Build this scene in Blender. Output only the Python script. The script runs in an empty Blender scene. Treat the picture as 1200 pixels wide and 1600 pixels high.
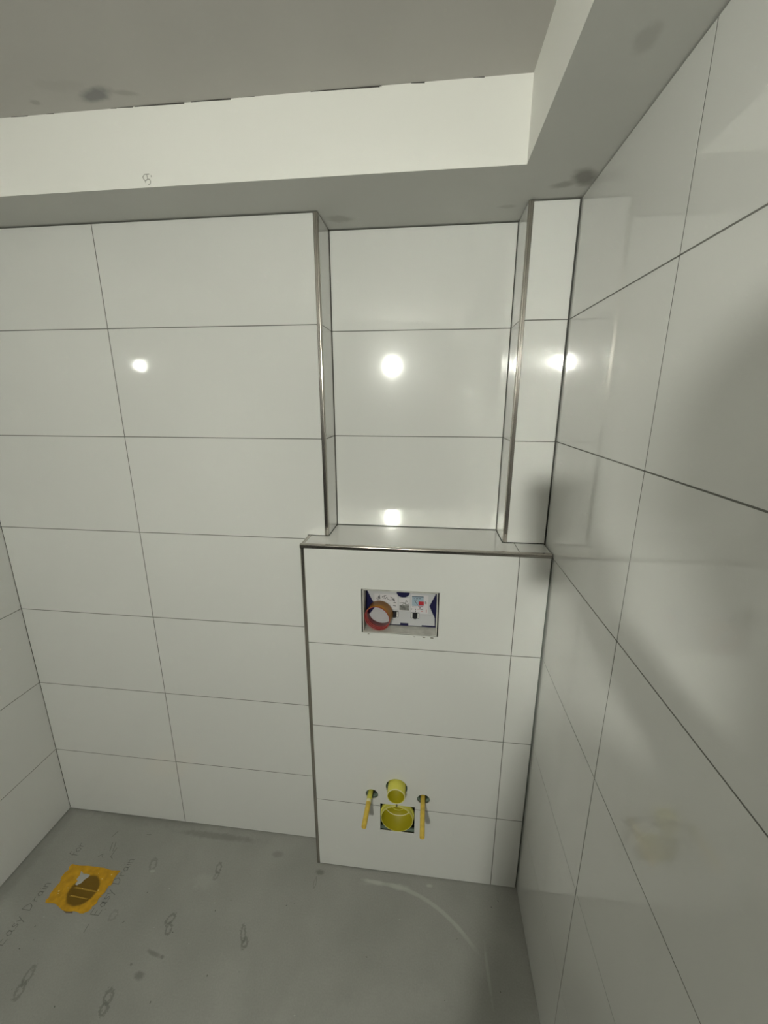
import bpy, bmesh, math, random
from mathutils import Vector, Matrix
random.seed(7)
S = bpy.context.scene
C = S.collection

# ------------------------------------------------------------------ camera, world, exposure
cam_d = bpy.data.cameras.new('camera')
cam = bpy.data.objects.new('camera', cam_d); C.objects.link(cam)
cam.location = (0.8077, -1.1127, 1.6095)
cam.rotation_euler = (1.3231, -0.0007, 0.1120)
cam_d.sensor_fit = 'HORIZONTAL'; cam_d.sensor_width = 36.0
cam_d.lens = 622.23 / 1200 * 36
cam_d.shift_x = (600 - 600.48) / 1200
cam_d.shift_y = (782.17 - 800) / 1200
cam_d.clip_start = 0.002; cam_d.clip_end = 50
S.camera = cam

w = bpy.data.worlds.new('world'); S.world = w; w.use_nodes = True
w.node_tree.nodes['Background'].inputs[0].default_value = (0.012, 0.012, 0.012, 1)
w.node_tree.nodes['Background'].inputs[1].default_value = 1.0

vs = S.view_settings
S.display_settings.display_device = 'sRGB'
vs.view_transform = 'Standard'; vs.look = 'None'; vs.gamma = 1.0; vs.use_curve_mapping = False
vs.exposure = 0.0
# glossy tiles throw the lamp's light onto their neighbours: keep that light
S.cycles.caustics_reflective = True; S.cycles.blur_glossy = 0.08
S.cycles.sample_clamp_indirect = 0.0; S.cycles.max_bounces = 12; S.cycles.diffuse_bounces = 6; S.cycles.glossy_bounces = 5

LAMP = (0.471, -2.219, 1.894)
LAMP_R = 0.036
LAMP_STRENGTH = 1740
LAMP_AIM = (0.42, 1.0, -0.46)
LAMP_COLOR = (0.985, 1.0, 0.885)

# ------------------------------------------------------------------ measures (metres)
XL, XV, XA, XB, XR = -0.600, -0.1028, 0.5144, 1.0254, 1.1442
XC, XD = 0.4495, 1.0578
D, B = 0.1143, 0.080
ZT, ZC, ZB = 2.0663, 2.2152, 1.2119
YS, XS, YV = -0.1501, 0.9862, -0.454
YF = -2.46
J = [None] + [0.2935 + 0.302 * i for i in range(6)]
TT = 0.008      # tile thickness
G = 0.00125     # half a joint
TW = 0.0115     # steel profile face

# ------------------------------------------------------------------ material helpers
def mat(name, col, rough=0.5, metal=0.0, noise=0.0, nscale=30, bump=0.0, bscale=60, spec=0.5, rnd=0.0):
    m = bpy.data.materials.new(name); m.use_nodes = True
    nt = m.node_tree; b = nt.nodes['Principled BSDF']
    b.inputs['Roughness'].default_value = rough
    b.inputs['Metallic'].default_value = metal
    b.inputs['Specular IOR Level'].default_value = spec
    b.inputs['Base Color'].default_value = (*col, 1)
    tc = nt.nodes.new('ShaderNodeTexCoord')
    last = None
    if noise:
        n = nt.nodes.new('ShaderNodeTexNoise'); n.inputs['Scale'].default_value = nscale
        n.inputs['Detail'].default_value = 6
        nt.links.new(tc.outputs['Object'], n.inputs['Vector'])
        r = nt.nodes.new('ShaderNodeMapRange')
        r.inputs['From Min'].default_value = 0.3; r.inputs['From Max'].default_value = 0.7
        r.inputs['To Min'].default_value = 1 - noise; r.inputs['To Max'].default_value = 1 + noise
        nt.links.new(n.outputs['Fac'], r.inputs['Value'])
        mul = nt.nodes.new('ShaderNodeVectorMath'); mul.operation = 'SCALE'
        mul.inputs[0].default_value = col
        nt.links.new(r.outputs[0], mul.inputs['Scale'])
        nt.links.new(mul.outputs[0], b.inputs['Base Color']); last = mul.outputs[0]
    if rnd:
        oi = nt.nodes.new('ShaderNodeObjectInfo')
        r = nt.nodes.new('ShaderNodeMapRange')
        r.inputs['To Min'].default_value = 1 - rnd; r.inputs['To Max'].default_value = 1 + rnd
        nt.links.new(oi.outputs['Random'], r.inputs['Value'])
        mul = nt.nodes.new('ShaderNodeVectorMath'); mul.operation = 'SCALE'
        if last: nt.links.new(last, mul.inputs[0])
        else: mul.inputs[0].default_value = col
        nt.links.new(r.outputs[0], mul.inputs['Scale'])
        nt.links.new(mul.outputs[0], b.inputs['Base Color'])
    if bump:
        n = nt.nodes.new('ShaderNodeTexNoise'); n.inputs['Scale'].default_value = bscale
        n.inputs['Detail'].default_value = 4
        nt.links.new(tc.outputs['Object'], n.inputs['Vector'])
        bp = nt.nodes.new('ShaderNodeBump'); bp.inputs['Strength'].default_value = bump
        bp.inputs['Distance'].default_value = 0.001
        nt.links.new(n.outputs['Fac'], bp.inputs['Height'])
        nt.links.new(bp.outputs[0], b.inputs['Normal'])
    return m

def stained(m, base, stains, noise=0.04, nscale=4, fine=0.0):
    """base colour with stains; a stain is (centre, radii, colour, strength, rot_z, breakup, ring)"""
    nt = m.node_tree; N = nt.nodes; Lk = nt.links; b = N['Principled BSDF']
    tc = N.new('ShaderNodeTexCoord')
    def val(x):
        v = N.new('ShaderNodeValue'); v.outputs[0].default_value = x; return v.outputs[0]
    nz = N.new('ShaderNodeTexNoise'); nz.inputs['Scale'].default_value = nscale; nz.inputs['Detail'].default_value = 8
    Lk.new(tc.outputs['Object'], nz.inputs['Vector'])
    r = N.new('ShaderNodeMapRange'); r.inputs['From Min'].default_value = .3; r.inputs['From Max'].default_value = .7
    r.inputs['To Min'].default_value = 1 - noise; r.inputs['To Max'].default_value = 1 + noise
    Lk.new(nz.outputs['Fac'], r.inputs['Value'])
    sc = N.new('ShaderNodeVectorMath'); sc.operation = 'SCALE'; sc.inputs[0].default_value = base
    Lk.new(r.outputs[0], sc.inputs['Scale'])
    cur = sc.outputs[0]
    if fine:
        nf = N.new('ShaderNodeTexNoise'); nf.inputs['Scale'].default_value = 220; nf.inputs['Detail'].default_value = 3
        Lk.new(tc.outputs['Object'], nf.inputs['Vector'])
        r = N.new('ShaderNodeMapRange'); r.inputs['From Min'].default_value = .3; r.inputs['From Max'].default_value = .7
        r.inputs['To Min'].default_value = 1 - fine; r.inputs['To Max'].default_value = 1 + fine
        Lk.new(nf.outputs['Fac'], r.inputs['Value'])
        sc = N.new('ShaderNodeVectorMath'); sc.operation = 'SCALE'
        Lk.new(cur, sc.inputs[0]); Lk.new(r.outputs[0], sc.inputs['Scale']); cur = sc.outputs[0]
    # breakup noise shared by the stains
    bn = N.new('ShaderNodeTexNoise'); bn.inputs['Scale'].default_value = 45; bn.inputs['Detail'].default_value = 5
    Lk.new(tc.outputs['Object'], bn.inputs['Vector'])
    fn = N.new('ShaderNodeTexNoise'); fn.inputs['Scale'].default_value = 190; fn.inputs['Detail'].default_value = 3
    Lk.new(tc.outputs['Object'], fn.inputs['Vector'])
    for (c, rad, col, st, rot, brk, ring) in stains:
        small = max(rad[:2]) < .03
        mp = N.new('ShaderNodeMapping'); mp.vector_type = 'TEXTURE'
        mp.inputs['Location'].default_value = c; mp.inputs['Rotation'].default_value = (0, 0, rot)
        mp.inputs['Scale'].default_value = rad
        Lk.new(tc.outputs['Object'], mp.inputs['Vector'])
        ln = N.new('ShaderNodeVectorMath'); ln.operation = 'LENGTH'; Lk.new(mp.outputs[0], ln.inputs[0])
        d = ln.outputs['Value']
        if ring > 0:
            s1 = N.new('ShaderNodeMath'); s1.operation = 'SUBTRACT'; Lk.new(d, s1.inputs[0]); s1.inputs[1].default_value = 1
            s2 = N.new('ShaderNodeMath'); s2.operation = 'ABSOLUTE'; Lk.new(s1.outputs[0], s2.inputs[0])
            s3 = N.new('ShaderNodeMath'); s3.operation = 'DIVIDE'; Lk.new(s2.outputs[0], s3.inputs[0]); s3.inputs[1].default_value = ring
            d = s3.outputs[0]
        ad = N.new('ShaderNodeMath'); ad.operation = 'MULTIPLY_ADD'
        Lk.new((fn if small else bn).outputs['Fac'], ad.inputs[0]); ad.inputs[1].default_value = brk * (3.2 if small else 2)
        if small: brk = brk * 1.6
        Lk.new(d, ad.inputs[2])
        f = N.new('ShaderNodeMapRange'); f.interpolation_type = 'SMOOTHSTEP'
        f.inputs['From Min'].default_value = brk + (.86 if ring < 0 else 0.35); f.inputs['From Max'].default_value = brk + 1.05
        f.inputs['To Min'].default_value = st; f.inputs['To Max'].default_value = 0
        Lk.new(ad.outputs[0], f.inputs['Value'])
        fac = f.outputs[0]
        if ring > 0 and rad[0] > .2:      # only the arc between the box and the right wall
            sp = N.new('ShaderNodeSeparateXYZ'); Lk.new(tc.outputs['Object'], sp.inputs[0])
            g1 = N.new('ShaderNodeMapRange'); g1.inputs['From Min'].default_value = .60; g1.inputs['From Max'].default_value = .72
            Lk.new(sp.outputs['X'], g1.inputs['Value'])
            g2 = N.new('ShaderNodeMapRange'); g2.inputs['From Min'].default_value = -.27; g2.inputs['From Max'].default_value = -.21
            Lk.new(sp.outputs['Y'], g2.inputs['Value'])
            m1 = N.new('ShaderNodeMath'); m1.operation = 'MULTIPLY'; Lk.new(g1.outputs[0], m1.inputs[0]); Lk.new(g2.outputs[0], m1.inputs[1])
            m2 = N.new('ShaderNodeMath'); m2.operation = 'MULTIPLY'; Lk.new(m1.outputs[0], m2.inputs[0]); Lk.new(fac, m2.inputs[1])
            fac = m2.outputs[0]
        mx = N.new('ShaderNodeMix'); mx.data_type = 'RGBA'
        Lk.new(fac, mx.inputs[0]); Lk.new(cur, mx.inputs[6]); mx.inputs[7].default_value = (*col, 1)
        cur = mx.outputs[2]
    Lk.new(cur, b.inputs['Base Color'])
    return m

TILE = mat('glossy_white_tile', (.685, .685, .665), rough=.24, rnd=.008, bump=.012, bscale=9)
TILE.node_tree.nodes['Principled BSDF'].inputs['Coat Weight'].default_value = 1.0
TILE.node_tree.nodes['Principled BSDF'].inputs['Coat Roughness'].default_value = .06
TILE.node_tree.nodes['Principled BSDF'].inputs['Coat IOR'].default_value = 1.55
TILE.node_tree.nodes['Principled BSDF'].inputs['Specular IOR Level'].default_value = .10
GROUT = mat('grey_grout', (.17, .17, .155), rough=.9, noise=.08, nscale=90)
ADHESIVE = mat('dark_tile_adhesive', (.10, .10, .09), rough=.95)
STEEL = mat('brushed_steel_profile', (.50, .47, .43), rough=.19, metal=1.0, bump=.1, bscale=200)
GREEN = mat('green_plasterboard', (.15, .20, .16), rough=.85, noise=.1)
PLASTER = mat('white_plaster', (.82, .815, .78), rough=.7, bump=.12, bscale=140)
CEIL = mat('ceiling_plaster', (.62, .61, .58), rough=.8, bump=.15, bscale=120)
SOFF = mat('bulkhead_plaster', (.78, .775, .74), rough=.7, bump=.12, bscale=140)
smudge = (.22, .21, .19)
stained(CEIL, (.54, .525, .50), [
    ((.109, -.19, ZC), (.052, .022, .1), (.24, .24, .24), .85, -.25, .35, 0),
    ((-.036, -.184, ZC), (.014, .010, .1), smudge, .35, 0, .3, 0),
    ((.172, -.188, ZC), (.03, .010, .1), smudge, .3, .2, .5, 0),
    ((.05, -.22, ZC), (.07, .02, .1), smudge, .10, .1, .7, 0)], noise=.03)
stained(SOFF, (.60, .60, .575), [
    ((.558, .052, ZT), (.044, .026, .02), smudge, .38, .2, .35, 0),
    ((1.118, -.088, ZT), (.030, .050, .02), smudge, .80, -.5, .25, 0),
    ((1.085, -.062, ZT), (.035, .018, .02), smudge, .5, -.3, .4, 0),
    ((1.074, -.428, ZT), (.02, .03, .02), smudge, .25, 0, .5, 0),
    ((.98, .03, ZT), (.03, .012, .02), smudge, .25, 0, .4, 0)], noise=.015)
FLOOR = mat('grey_screed', (.3, .3, .28), rough=.62, bump=.35, bscale=35)
dk = (.13, .13, .12); lt = (.48, .48, .45)
fl = [((.69, -.51, 0), (.393, .393, 1), lt, .45, 0, .25, .020)]
fl += [((x, y, 0), (a, b_, 1), c, s * (.85 if q else 1), r, (k + .75 if q else k), q) for (x, y, a, b_, c, s, r, k, q) in [
    (.028, -.288, .009, .014, dk, .75, -.5, .35, .45), (.038, -.312, .008, .013, dk, .7, .3, .35, .45),
    (.275, -.296, .006, .018, dk, .7, .4, .45, .5), (.290, -.318, .007, .010, dk, .75, .3, .3, .6),
    (-.13, -.150, .010, .018, dk, .5, .4, .45, .4), (.108, -.135, .008, .014, dk, .6, .2, .4, .4), (.112, -.158, .006, .012, dk, .5, -.2, .45, .5),
    (-.036, -.468, .010, .014, dk, .7, .5, .4, .45), (-.030, -.490, .009, .010, dk, .7, .2, .4, .6), (-.297, -.455, .009, .018, dk, .6, .1, .4, .45), (-.293, -.485, .009, .016, dk, .6, .3, .45, .5),
    (.020, -.419, .020, .012, dk, .6, 0, .25, 0), (.468, -.108, .020, .011, dk, .7, 0, .2, 0), (-.02, -.40, .006, .004, dk, .6, 0, .2, 0),
    (.030, -.371, .030, .007, dk, .55, -.2, .45, 0), (.060, -.375, .008, .006, dk, .6, -.2, .2, 0), (.30, -.07, .030, .014, dk, .40, 0, .35, 0),
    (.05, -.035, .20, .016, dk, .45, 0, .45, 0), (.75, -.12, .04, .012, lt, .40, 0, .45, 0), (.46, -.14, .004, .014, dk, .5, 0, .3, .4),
    (.66, -.115, .05, .008, lt, .6, -.05, .4, 0), (.85, -.105, .014, .006, lt, .6, 0, .25, 0), (-.16, -.30, .010, .012, dk, .35, 0, .5, .4),
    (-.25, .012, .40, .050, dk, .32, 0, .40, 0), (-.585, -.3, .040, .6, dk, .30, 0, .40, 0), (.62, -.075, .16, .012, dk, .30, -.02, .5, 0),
    (.70, -.42, .25, .06, lt, .12, .3, .55, 0), (.30, -.42, .06, .10, lt, .10, .2, .45, 0), (-.10, -.55, .10, .08, dk, .14, .2, .45, 0),
    (.08, -.18, .05, .03, lt, .2, 0, .45, 0), (-.12, -.17, .012, .006, lt, .5, 0, .25, 0), (.45, -.5, .03, .16, lt, .10, -.2, .5, 0), (1.02, -.30, .006, .08, lt, .3, .05, .5, 0)]]
stained(FLOOR, (.290, .288, .268), fl, noise=.09, nscale=5, fine=.05)
YELLOW = mat('yellow_plastic', (.64, .60, .10), rough=.35, noise=.05)
OCHRE = mat('ochre_sleeve_plastic', (.62, .44, .07), rough=.4, noise=.15, nscale=60)
PALE = mat('pale_plastic', (.72, .68, .40), rough=.35)
WHITEP = mat('white_plastic', (.52, .52, .54), rough=.4)
BLUE = mat('dark_blue_plastic', (.007, .006, .055), rough=.45)
BLACK = mat('black_plastic', (.015, .015, .018), rough=.4)
GREYIMG = mat('grey_print', (.20, .20, .19), rough=.6, noise=.5, nscale=160)
LBLUE = mat('pale_blue_print', (.33, .42, .50), rough=.6)
RED = mat('red_print', (.45, .02, .03), rough=.5)
PAPER = mat('paper_sticker', (.62, .60, .62), rough=.6)
INK = mat('dark_ink', (.05, .05, .06), rough=.7)
PENCIL = mat('pencil_grey', (.15, .15, .14), rough=.8)
ORANGE = mat('orange_plastic', (.42, .17, .004), rough=.4, noise=.1)
REDP = mat('red_plastic', (.20, .006, .010), rough=.3)
PINK = mat('pinkish_plastic_edge', (.42, .10, .09), rough=.35)
DARK = mat('dark_drain_opening', (.03, .025, .02), rough=.8)
FILLER = mat('grey_filler', (.42, .42, .40), rough=.8, bump=.5)
TAPE = mat('yellow_orange_tape', (.62, .34, .008), rough=.35, noise=.25, nscale=45, bump=.4, bscale=60)
FOLD = mat('tape_fold_ochre', (.36, .22, .02), rough=.4)
def make_translucent(m, tint, fac):
    nt = m.node_tree; b = nt.nodes['Principled BSDF']; out = nt.nodes['Material Output']
    t = nt.nodes.new('ShaderNodeBsdfTransparent'); t.inputs[0].default_value = (*tint, 1)
    mx = nt.nodes.new('ShaderNodeMixShader'); mx.inputs[0].default_value = fac
    nt.links.new(b.outputs[0], mx.inputs[1]); nt.links.new(t.outputs[0], mx.inputs[2])
    nt.links.new(mx.outputs[0], out.inputs['Surface'])
stained(TAPE, (.62, .34, .008), [((.013, -.0055, 0), (.050, .046, .05), (.17, .095, .002), .95, 0, .06, -1)], noise=.22, nscale=45)
make_translucent(TAPE, (.95, .62, .06), .15)

# ------------------------------------------------------------------ mesh helpers
def link_obj(name, me, m, parent=None, smooth=False):
    o = bpy.data.objects.new(name, me); C.objects.link(o)
    if m and not me.materials: me.materials.append(m)
    if parent: o.parent = parent; 
    if smooth:
        for p in me.polygons: p.use_smooth = True
    return o
def obj(name, bm, m, parent=None, smooth=False):
    bmesh.ops.recalc_face_normals(bm, faces=bm.faces)
    me = bpy.data.meshes.new(name); bm.to_mesh(me); bm.free()
    return link_obj(name, me, m, parent, smooth)
def tag(o, label=None, cat=None, group=None, kind=None):
    if label: o['label'] = label
    if cat: o['category'] = cat
    if group: o['group'] = group
    if kind: o['kind'] = kind
    return o
def empty(name, loc, label, cat, group=None):
    o = bpy.data.objects.new(name, None); C.objects.link(o); o.location = loc
    o.empty_display_size = .02
    return tag(o, label, cat, group)
def add_box(bm, x0, x1, y0, y1, z0, z1, bev=0.0):
    r = bmesh.ops.create_cube(bm, size=1)
    vs_ = r['verts']
    for v in vs_:
        v.co = Vector(((x0 + x1) / 2 + v.co.x * (x1 - x0), (y0 + y1) / 2 + v.co.y * (y1 - y0), (z0 + z1) / 2 + v.co.z * (z1 - z0)))
    if bev:
        es = list({e for v in vs_ for e in v.link_edges})
        bmesh.ops.bevel(bm, geom=es, offset=bev, segments=1, affect='EDGES', profile=.5)
    return bm
def box(name, m, parent, *a, bev=0.0, smooth=False):
    """parents are at the world origin unless the caller passes local measures"""
    return obj(name, add_box(bmesh.new(), *a, bev=bev), m, parent, smooth)
def prism(bm, pts, fn, t0, t1):
    """closed polygon pts (a,b), extruded t0..t1; fn(a,b,t)->xyz"""
    A = [bm.verts.new(fn(a, b, t0)) for a, b in pts]
    Bv = [bm.verts.new(fn(a, b, t1)) for a, b in pts]
    n = len(pts)
    for i in range(n):
        bm.faces.new((A[i], A[(i + 1) % n], Bv[(i + 1) % n], Bv[i]))
    bm.faces.new(A[::-1]); bm.faces.new(Bv)
    return bm
def plate(name, m, parent, outer, holes, thick, to_world, bev=0.0):
    """flat plate with holes; outline in (a,b); filled by a 2D curve, turned to mesh; to_world(a,b,c) with c in -t/2..t/2"""
    cu = bpy.data.curves.new(name, 'CURVE'); cu.dimensions = '2D'; cu.fill_mode = 'BOTH'; cu.extrude = thick / 2
    for loop in [outer] + holes:
        sp = cu.splines.new('POLY'); sp.points.add(len(loop) - 1); sp.use_cyclic_u = True
        for i, (a, b) in enumerate(loop): sp.points[i].co = (a, b, 0, 1)
    o = bpy.data.objects.new(name, cu); C.objects.link(o)
    dg = bpy.context.evaluated_depsgraph_get()
    me = bpy.data.meshes.new_from_object(o.evaluated_get(dg))
    bpy.data.objects.remove(o); bpy.data.curves.remove(cu)
    me.name = name
    for v in me.vertices: v.co = to_world(*v.co)
    bm = bmesh.new(); bm.from_mesh(me); bmesh.ops.remove_doubles(bm, verts=bm.verts, dist=1e-6)
    bpy.data.meshes.remove(me)
    return obj(name, bm, m, parent)
def circle(cx, cy, r, n=32): return [(cx + r * math.cos(2 * math.pi * i / n), cy + r * math.sin(2 * math.pi * i / n)) for i in range(n)]
def rect(a0, a1, b0, b1): return [(a0, b0), (a1, b0), (a1, b1), (a0, b1)]
def lathe(bm, prof, p0, axis, n=40, ang=2 * math.pi, start=0.0):
    """profile list of (r, t) around axis from p0"""
    ax = Vector(axis).normalized(); u = ax.orthogonal().normalized(); v = ax.cross(u)
    p0 = Vector(p0); rings = []
    closed = abs(ang - 2 * math.pi) < 1e-6
    cnt = n if closed else n + 1
    for r, t in prof:
        rings.append([bm.verts.new(p0 + ax * t + (u * math.cos(start + ang * i / n) + v * math.sin(start + ang * i / n)) * max(r, 1e-5)) for i in range(cnt)])
    for k in range(len(rings) - 1):
        for i in range(n):
            j = (i + 1) % cnt
            bm.faces.new((rings[k][i], rings[k][j], rings[k + 1][j], rings[k + 1][i]))
    return bm
def ribbon(bm, pts, wd, n, off=0.0, h=0.0004):
    """flat stroke on a surface with normal n along 3D points"""
    n = Vector(n)
    for a, b in zip(pts[:-1], pts[1:]):
        a = Vector(a); b = Vector(b); d = (b - a)
        if d.length < 1e-6: continue
        d.normalize(); s = d.cross(n).normalized() * wd / 2
        e = d * wd * .3
        q = [a - e - s, b + e - s, b + e + s, a - e + s]
        lo = [bm.verts.new(p + n * off) for p in q]; hi = [bm.verts.new(p + n * (off + h)) for p in q]
        bm.faces.new(hi)
        for i in range(4): bm.faces.new((lo[i], lo[(i + 1) % 4], hi[(i + 1) % 4], hi[i]))
    return bm

# ------------------------------------------------------------------ the room
def struct(name, bm, m):
    return tag(obj(name, bm, m), kind='structure')

bm = bmesh.new(); add_box(bm, XL - .1, XR + .1, YF - .1, .3, -.08, 0)
floor = struct('floor', bm, FLOOR)
bm = bmesh.new(); add_box(bm, XL - .1, XR + .1, YF - .1, .3, ZC, ZC + .1)
ceiling = struct('ceiling', bm, CEIL)
bm = bmesh.new()
prism(bm, [(XL - .1, .3), (XL - .1, YS), (XS, YS), (XS, YF - .05), (XR + .09, YF - .05), (XR + .09, .3)], lambda a, b, t: (a, b, t), ZT, ZC - .0002)
bmesh.ops.recalc_face_normals(bm, faces=bm.faces)
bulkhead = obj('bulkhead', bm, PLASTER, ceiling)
bulkhead.data.materials.append(SOFF)          # the underside gets a darker grey than the white fascias
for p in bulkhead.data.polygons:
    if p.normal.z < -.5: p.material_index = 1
CRACK = mat('dark_open_joint', (.07, .065, .06), rough=.9)
# the joint between bulkhead and ceiling is open in places
for x0, x1, h in [(-.131, -.09, .0012), (-.045, -.027, .001), (.108, .122, .001), (.124, .160, .0014), (.164, .276, .0026), (.291, .379, .0024),
                  (.40, .43, .0006), (.549, .69, .0026), (.690, .6935, .0024), (.752, .779, .0022), (.873, .894, .0014)]:
    bm = bmesh.new()
    prism(bm, [(x0, ZC - h * .35), (x1, ZC - h), (x1, ZC - .0001), (x0, ZC - .0001)], lambda a, b, t: (a, t, b), YS - .0006, YS + .002)
    obj('open_joint', bm, CRACK, bulkhead)
# small pencil figure on the bulkhead
bm = bmesh.new()
def fx(X, Y): return (.172 + (200 + X / 20 - 230) * .00137, YS, 2.084 - (260 + Y / 20 - 278) * .00129)
for st in [[(520, 245), (680, 245)], [(600, 250), (615, 390), (680, 400), (700, 460), (680, 530), (620, 550)],
           [(500, 270), (455, 320), (470, 370), (520, 430), (560, 420), (600, 390)], [(520, 430), (525, 480)], [(745, 290), (745, 325)]]:
    ribbon(bm, [fx(*p) for p in st], .0018, (0, -1, 0), 0, .0002)
obj('pencil_mark', bm, mat('faint_pencil', (.36, .36, .33), rough=.8), bulkhead)

# back wall: masonry with the niche, then tiles, grout and steel profiles
bm = bmesh.new()
add_box(bm, XL - .1, XC + .02, TT + .001, .3, 0, ZC)
add_box(bm, XC + .02, XA - TT - .001, TT + .001, .3, ZB - .03, ZC)
add_box(bm, XA - TT - .001, XB + TT + .001, D + TT + .001, .3, 0, ZC)
add_box(bm, XB + TT + .001, XR + .1, TT + .001, .3, ZB - .03, ZC)
add_box(bm, XB + TT + .001, XR + .1, D + TT + .001, .3, 0, ZB - .03)
add_box(bm, XC + .02, XA - TT - .001, D + TT + .001, .3, 0, ZB - .03)
wall_back = struct('wall_back', bm, ADHESIVE)
def tile(parent, axis, s, n, a0, a1, z0, z1):
    """tile whose face lies at s on axis, facing n (+1/-1)"""
    f0, f1 = (s, s + TT) if n < 0 else (s - TT, s)
    bm = bmesh.new()
    if axis == 'y': add_box(bm, a0, a1, f0, f1, z0, z1, bev=.0002)
    elif axis == 'x': add_box(bm, f0, f1, a0, a1, z0, z1, bev=.0002)
    else: add_box(bm, a0, a1, z0, z1, f0, f1, bev=.0002)
    return obj('tile', bm, TILE, parent)
def grout_strip(bm, axis, s, n, a0, a1, z0, z1):
    f0, f1 = (s + .0003, s + TT) if n < 0 else (s - TT, s - .0003)
    if axis == 'y': add_box(bm, a0, a1, f0, f1, z0, z1)
    elif axis == 'x': add_box(bm, f0, f1, a0, a1, z0, z1)
    else: add_box(bm, a0, a1, z0, z1, f0, f1)
TOP = ZT - .004
rows = [.003] + [J[i] for i in range(1, 7)] + [TOP]
def row(i):      # clear height of row i
    return rows[i] + (G if i else 0), rows[i + 1] - (G if i < 6 else 0)
gb = bmesh.new()
for i in range(7):
    z0, z1 = row(i)
    tile(wall_back, 'y', 0, -1, XL + .0015, XV - G, z0, z1)
    if i < 4:
        tile(wall_back, 'y', 0, -1, XV + G, XC - .001, z0, z1)
    elif i == 4:      # cut around the boxing
        plate('tile', TILE, wall_back, [(XV + G, z0), (XC - .001, z0), (XC - .001, ZB + .0015), (XA - TW - .0005, ZB + .0015), (XA - TW - .0005, z1), (XV + G, z1)], [], TT,
              lambda a, b, c: (a, TT / 2 + c, b))
    else:
        tile(wall_back, 'y', 0, -1, XV + G, XA - TW - .0005, z0, z1)
    if i >= 4:
        zz0 = max(z0, ZB + .002)
        tile(wall_back, 'y', 0, -1, XB + TW + .0005, XR - .004, zz0, z1)
        tile(wall_back, 'y', D, -1, XA + .002, XB - .002, zz0, z1)
        tile(wall_back, 'x', XA, 1, TW + .0005, D - .0005, zz0, z1)
        tile(wall_back, 'x', XB, -1, TW + .0005, D - .0005, zz0, z1)
for i in range(1, 7):
    grout_strip(gb, 'y', 0, -1, XL + .0015, (XC if i <= 4 else XA - TW) - .001, J[i] - G, J[i] + G)
    if i >= 5:
        grout_strip(gb, 'y', 0, -1, XB + TW, XR - .004, J[i] - G, J[i] + G)
        grout_strip(gb, 'y', D, -1, XA + .002, XB - .002, J[i] - G, J[i] + G)
        grout_strip(gb, 'x', XA, 1, TW, D - .0005, J[i] - G, J[i] + G)
        grout_strip(gb, 'x', XB, -1, TW, D - .0005, J[i] - G, J[i] + G)
grout_strip(gb, 'y', 0, -1, XV - G, XV + G, .003, TOP)
obj('grout', gb, GROUT, wall_back)

# right wall
bm = bmesh.new(); add_box(bm, XR + TT + .001, XR + .1, YF, .3, 0, ZC)
wall_right = struct('wall_right', bm, ADHESIVE)
ys_r = [-.0005, YV, YV - .602, YV - 1.204, YV - 1.806, YF + .002]
gb = bmesh.new()
for i in range(7):
    z0, z1 = row(i)
    if i == 6: z1 = ZT - .0025
    if i == 0: z0 = .0025
    for k in range(5):
        ya = ys_r[k + 1] + (G if k < 4 else 0); yb = ys_r[k] - (G if k else 0)
        tile(wall_right, 'x', XR, -1, ya, yb, z0, z1)
for i in range(1, 7): grout_strip(gb, 'x', XR, -1, YF, -.0005, J[i] - G, J[i] + G)
for k in range(1, 5): grout_strip(gb, 'x', XR, -1, ys_r[k] - G, ys_r[k] + G, .0025, ZT - .0025)
obj('grout', gb, GROUT, wall_right)

# left wall
bm = bmesh.new(); add_box(bm, XL - .1, XL - TT - .001, YF, .3, 0, ZC)
wall_left = struct('wall_left', bm, ADHESIVE)
ys_l = [-.0005, -.602, -1.204, -1.806, -2.408, YF + .002]
gb = bmesh.new()
for i in range(7):
    z0, z1 = row(i)
    for k in range(5):
        ya = ys_l[k + 1] + (G if k < 4 else 0); yb = ys_l[k] - (G if k else 0)
        zt = z1
        tile(wall_left, 'x', XL, 1, ya, yb, z0, zt)
for i in range(1, 7): grout_strip(gb, 'x', XL, 1, YF, -.0005, J[i] - G, J[i] + G)
for k in range(1, 5): grout_strip(gb, 'x', XL, 1, ys_l[k] - G, ys_l[k] + G, .003, TOP)
obj('grout', gb, GROUT, wall_left)
bm = bmesh.new(); add_box(bm, XL - TT - .001, XL, YF, YS, ZT, ZC)
obj('plaster_strip', bm, PLASTER, wall_left)

# unseen wall behind the camera, coloured dark grey to cut the bounce light
bm = bmesh.new()          # wide doorway added to let bounce light out of the room
add_box(bm, XL - .1, -.45, YF - .1, YF, 0, ZC); add_box(bm, 1.0, XR + .1, YF - .1, YF, 0, ZC); add_box(bm, -.45, 1.0, YF - .1, YF, 2.12, ZC)
wall_front = struct('wall_front', bm, mat('bounce_cutting_grey', (.30, .29, .27), rough=.9, noise=.1))

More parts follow.
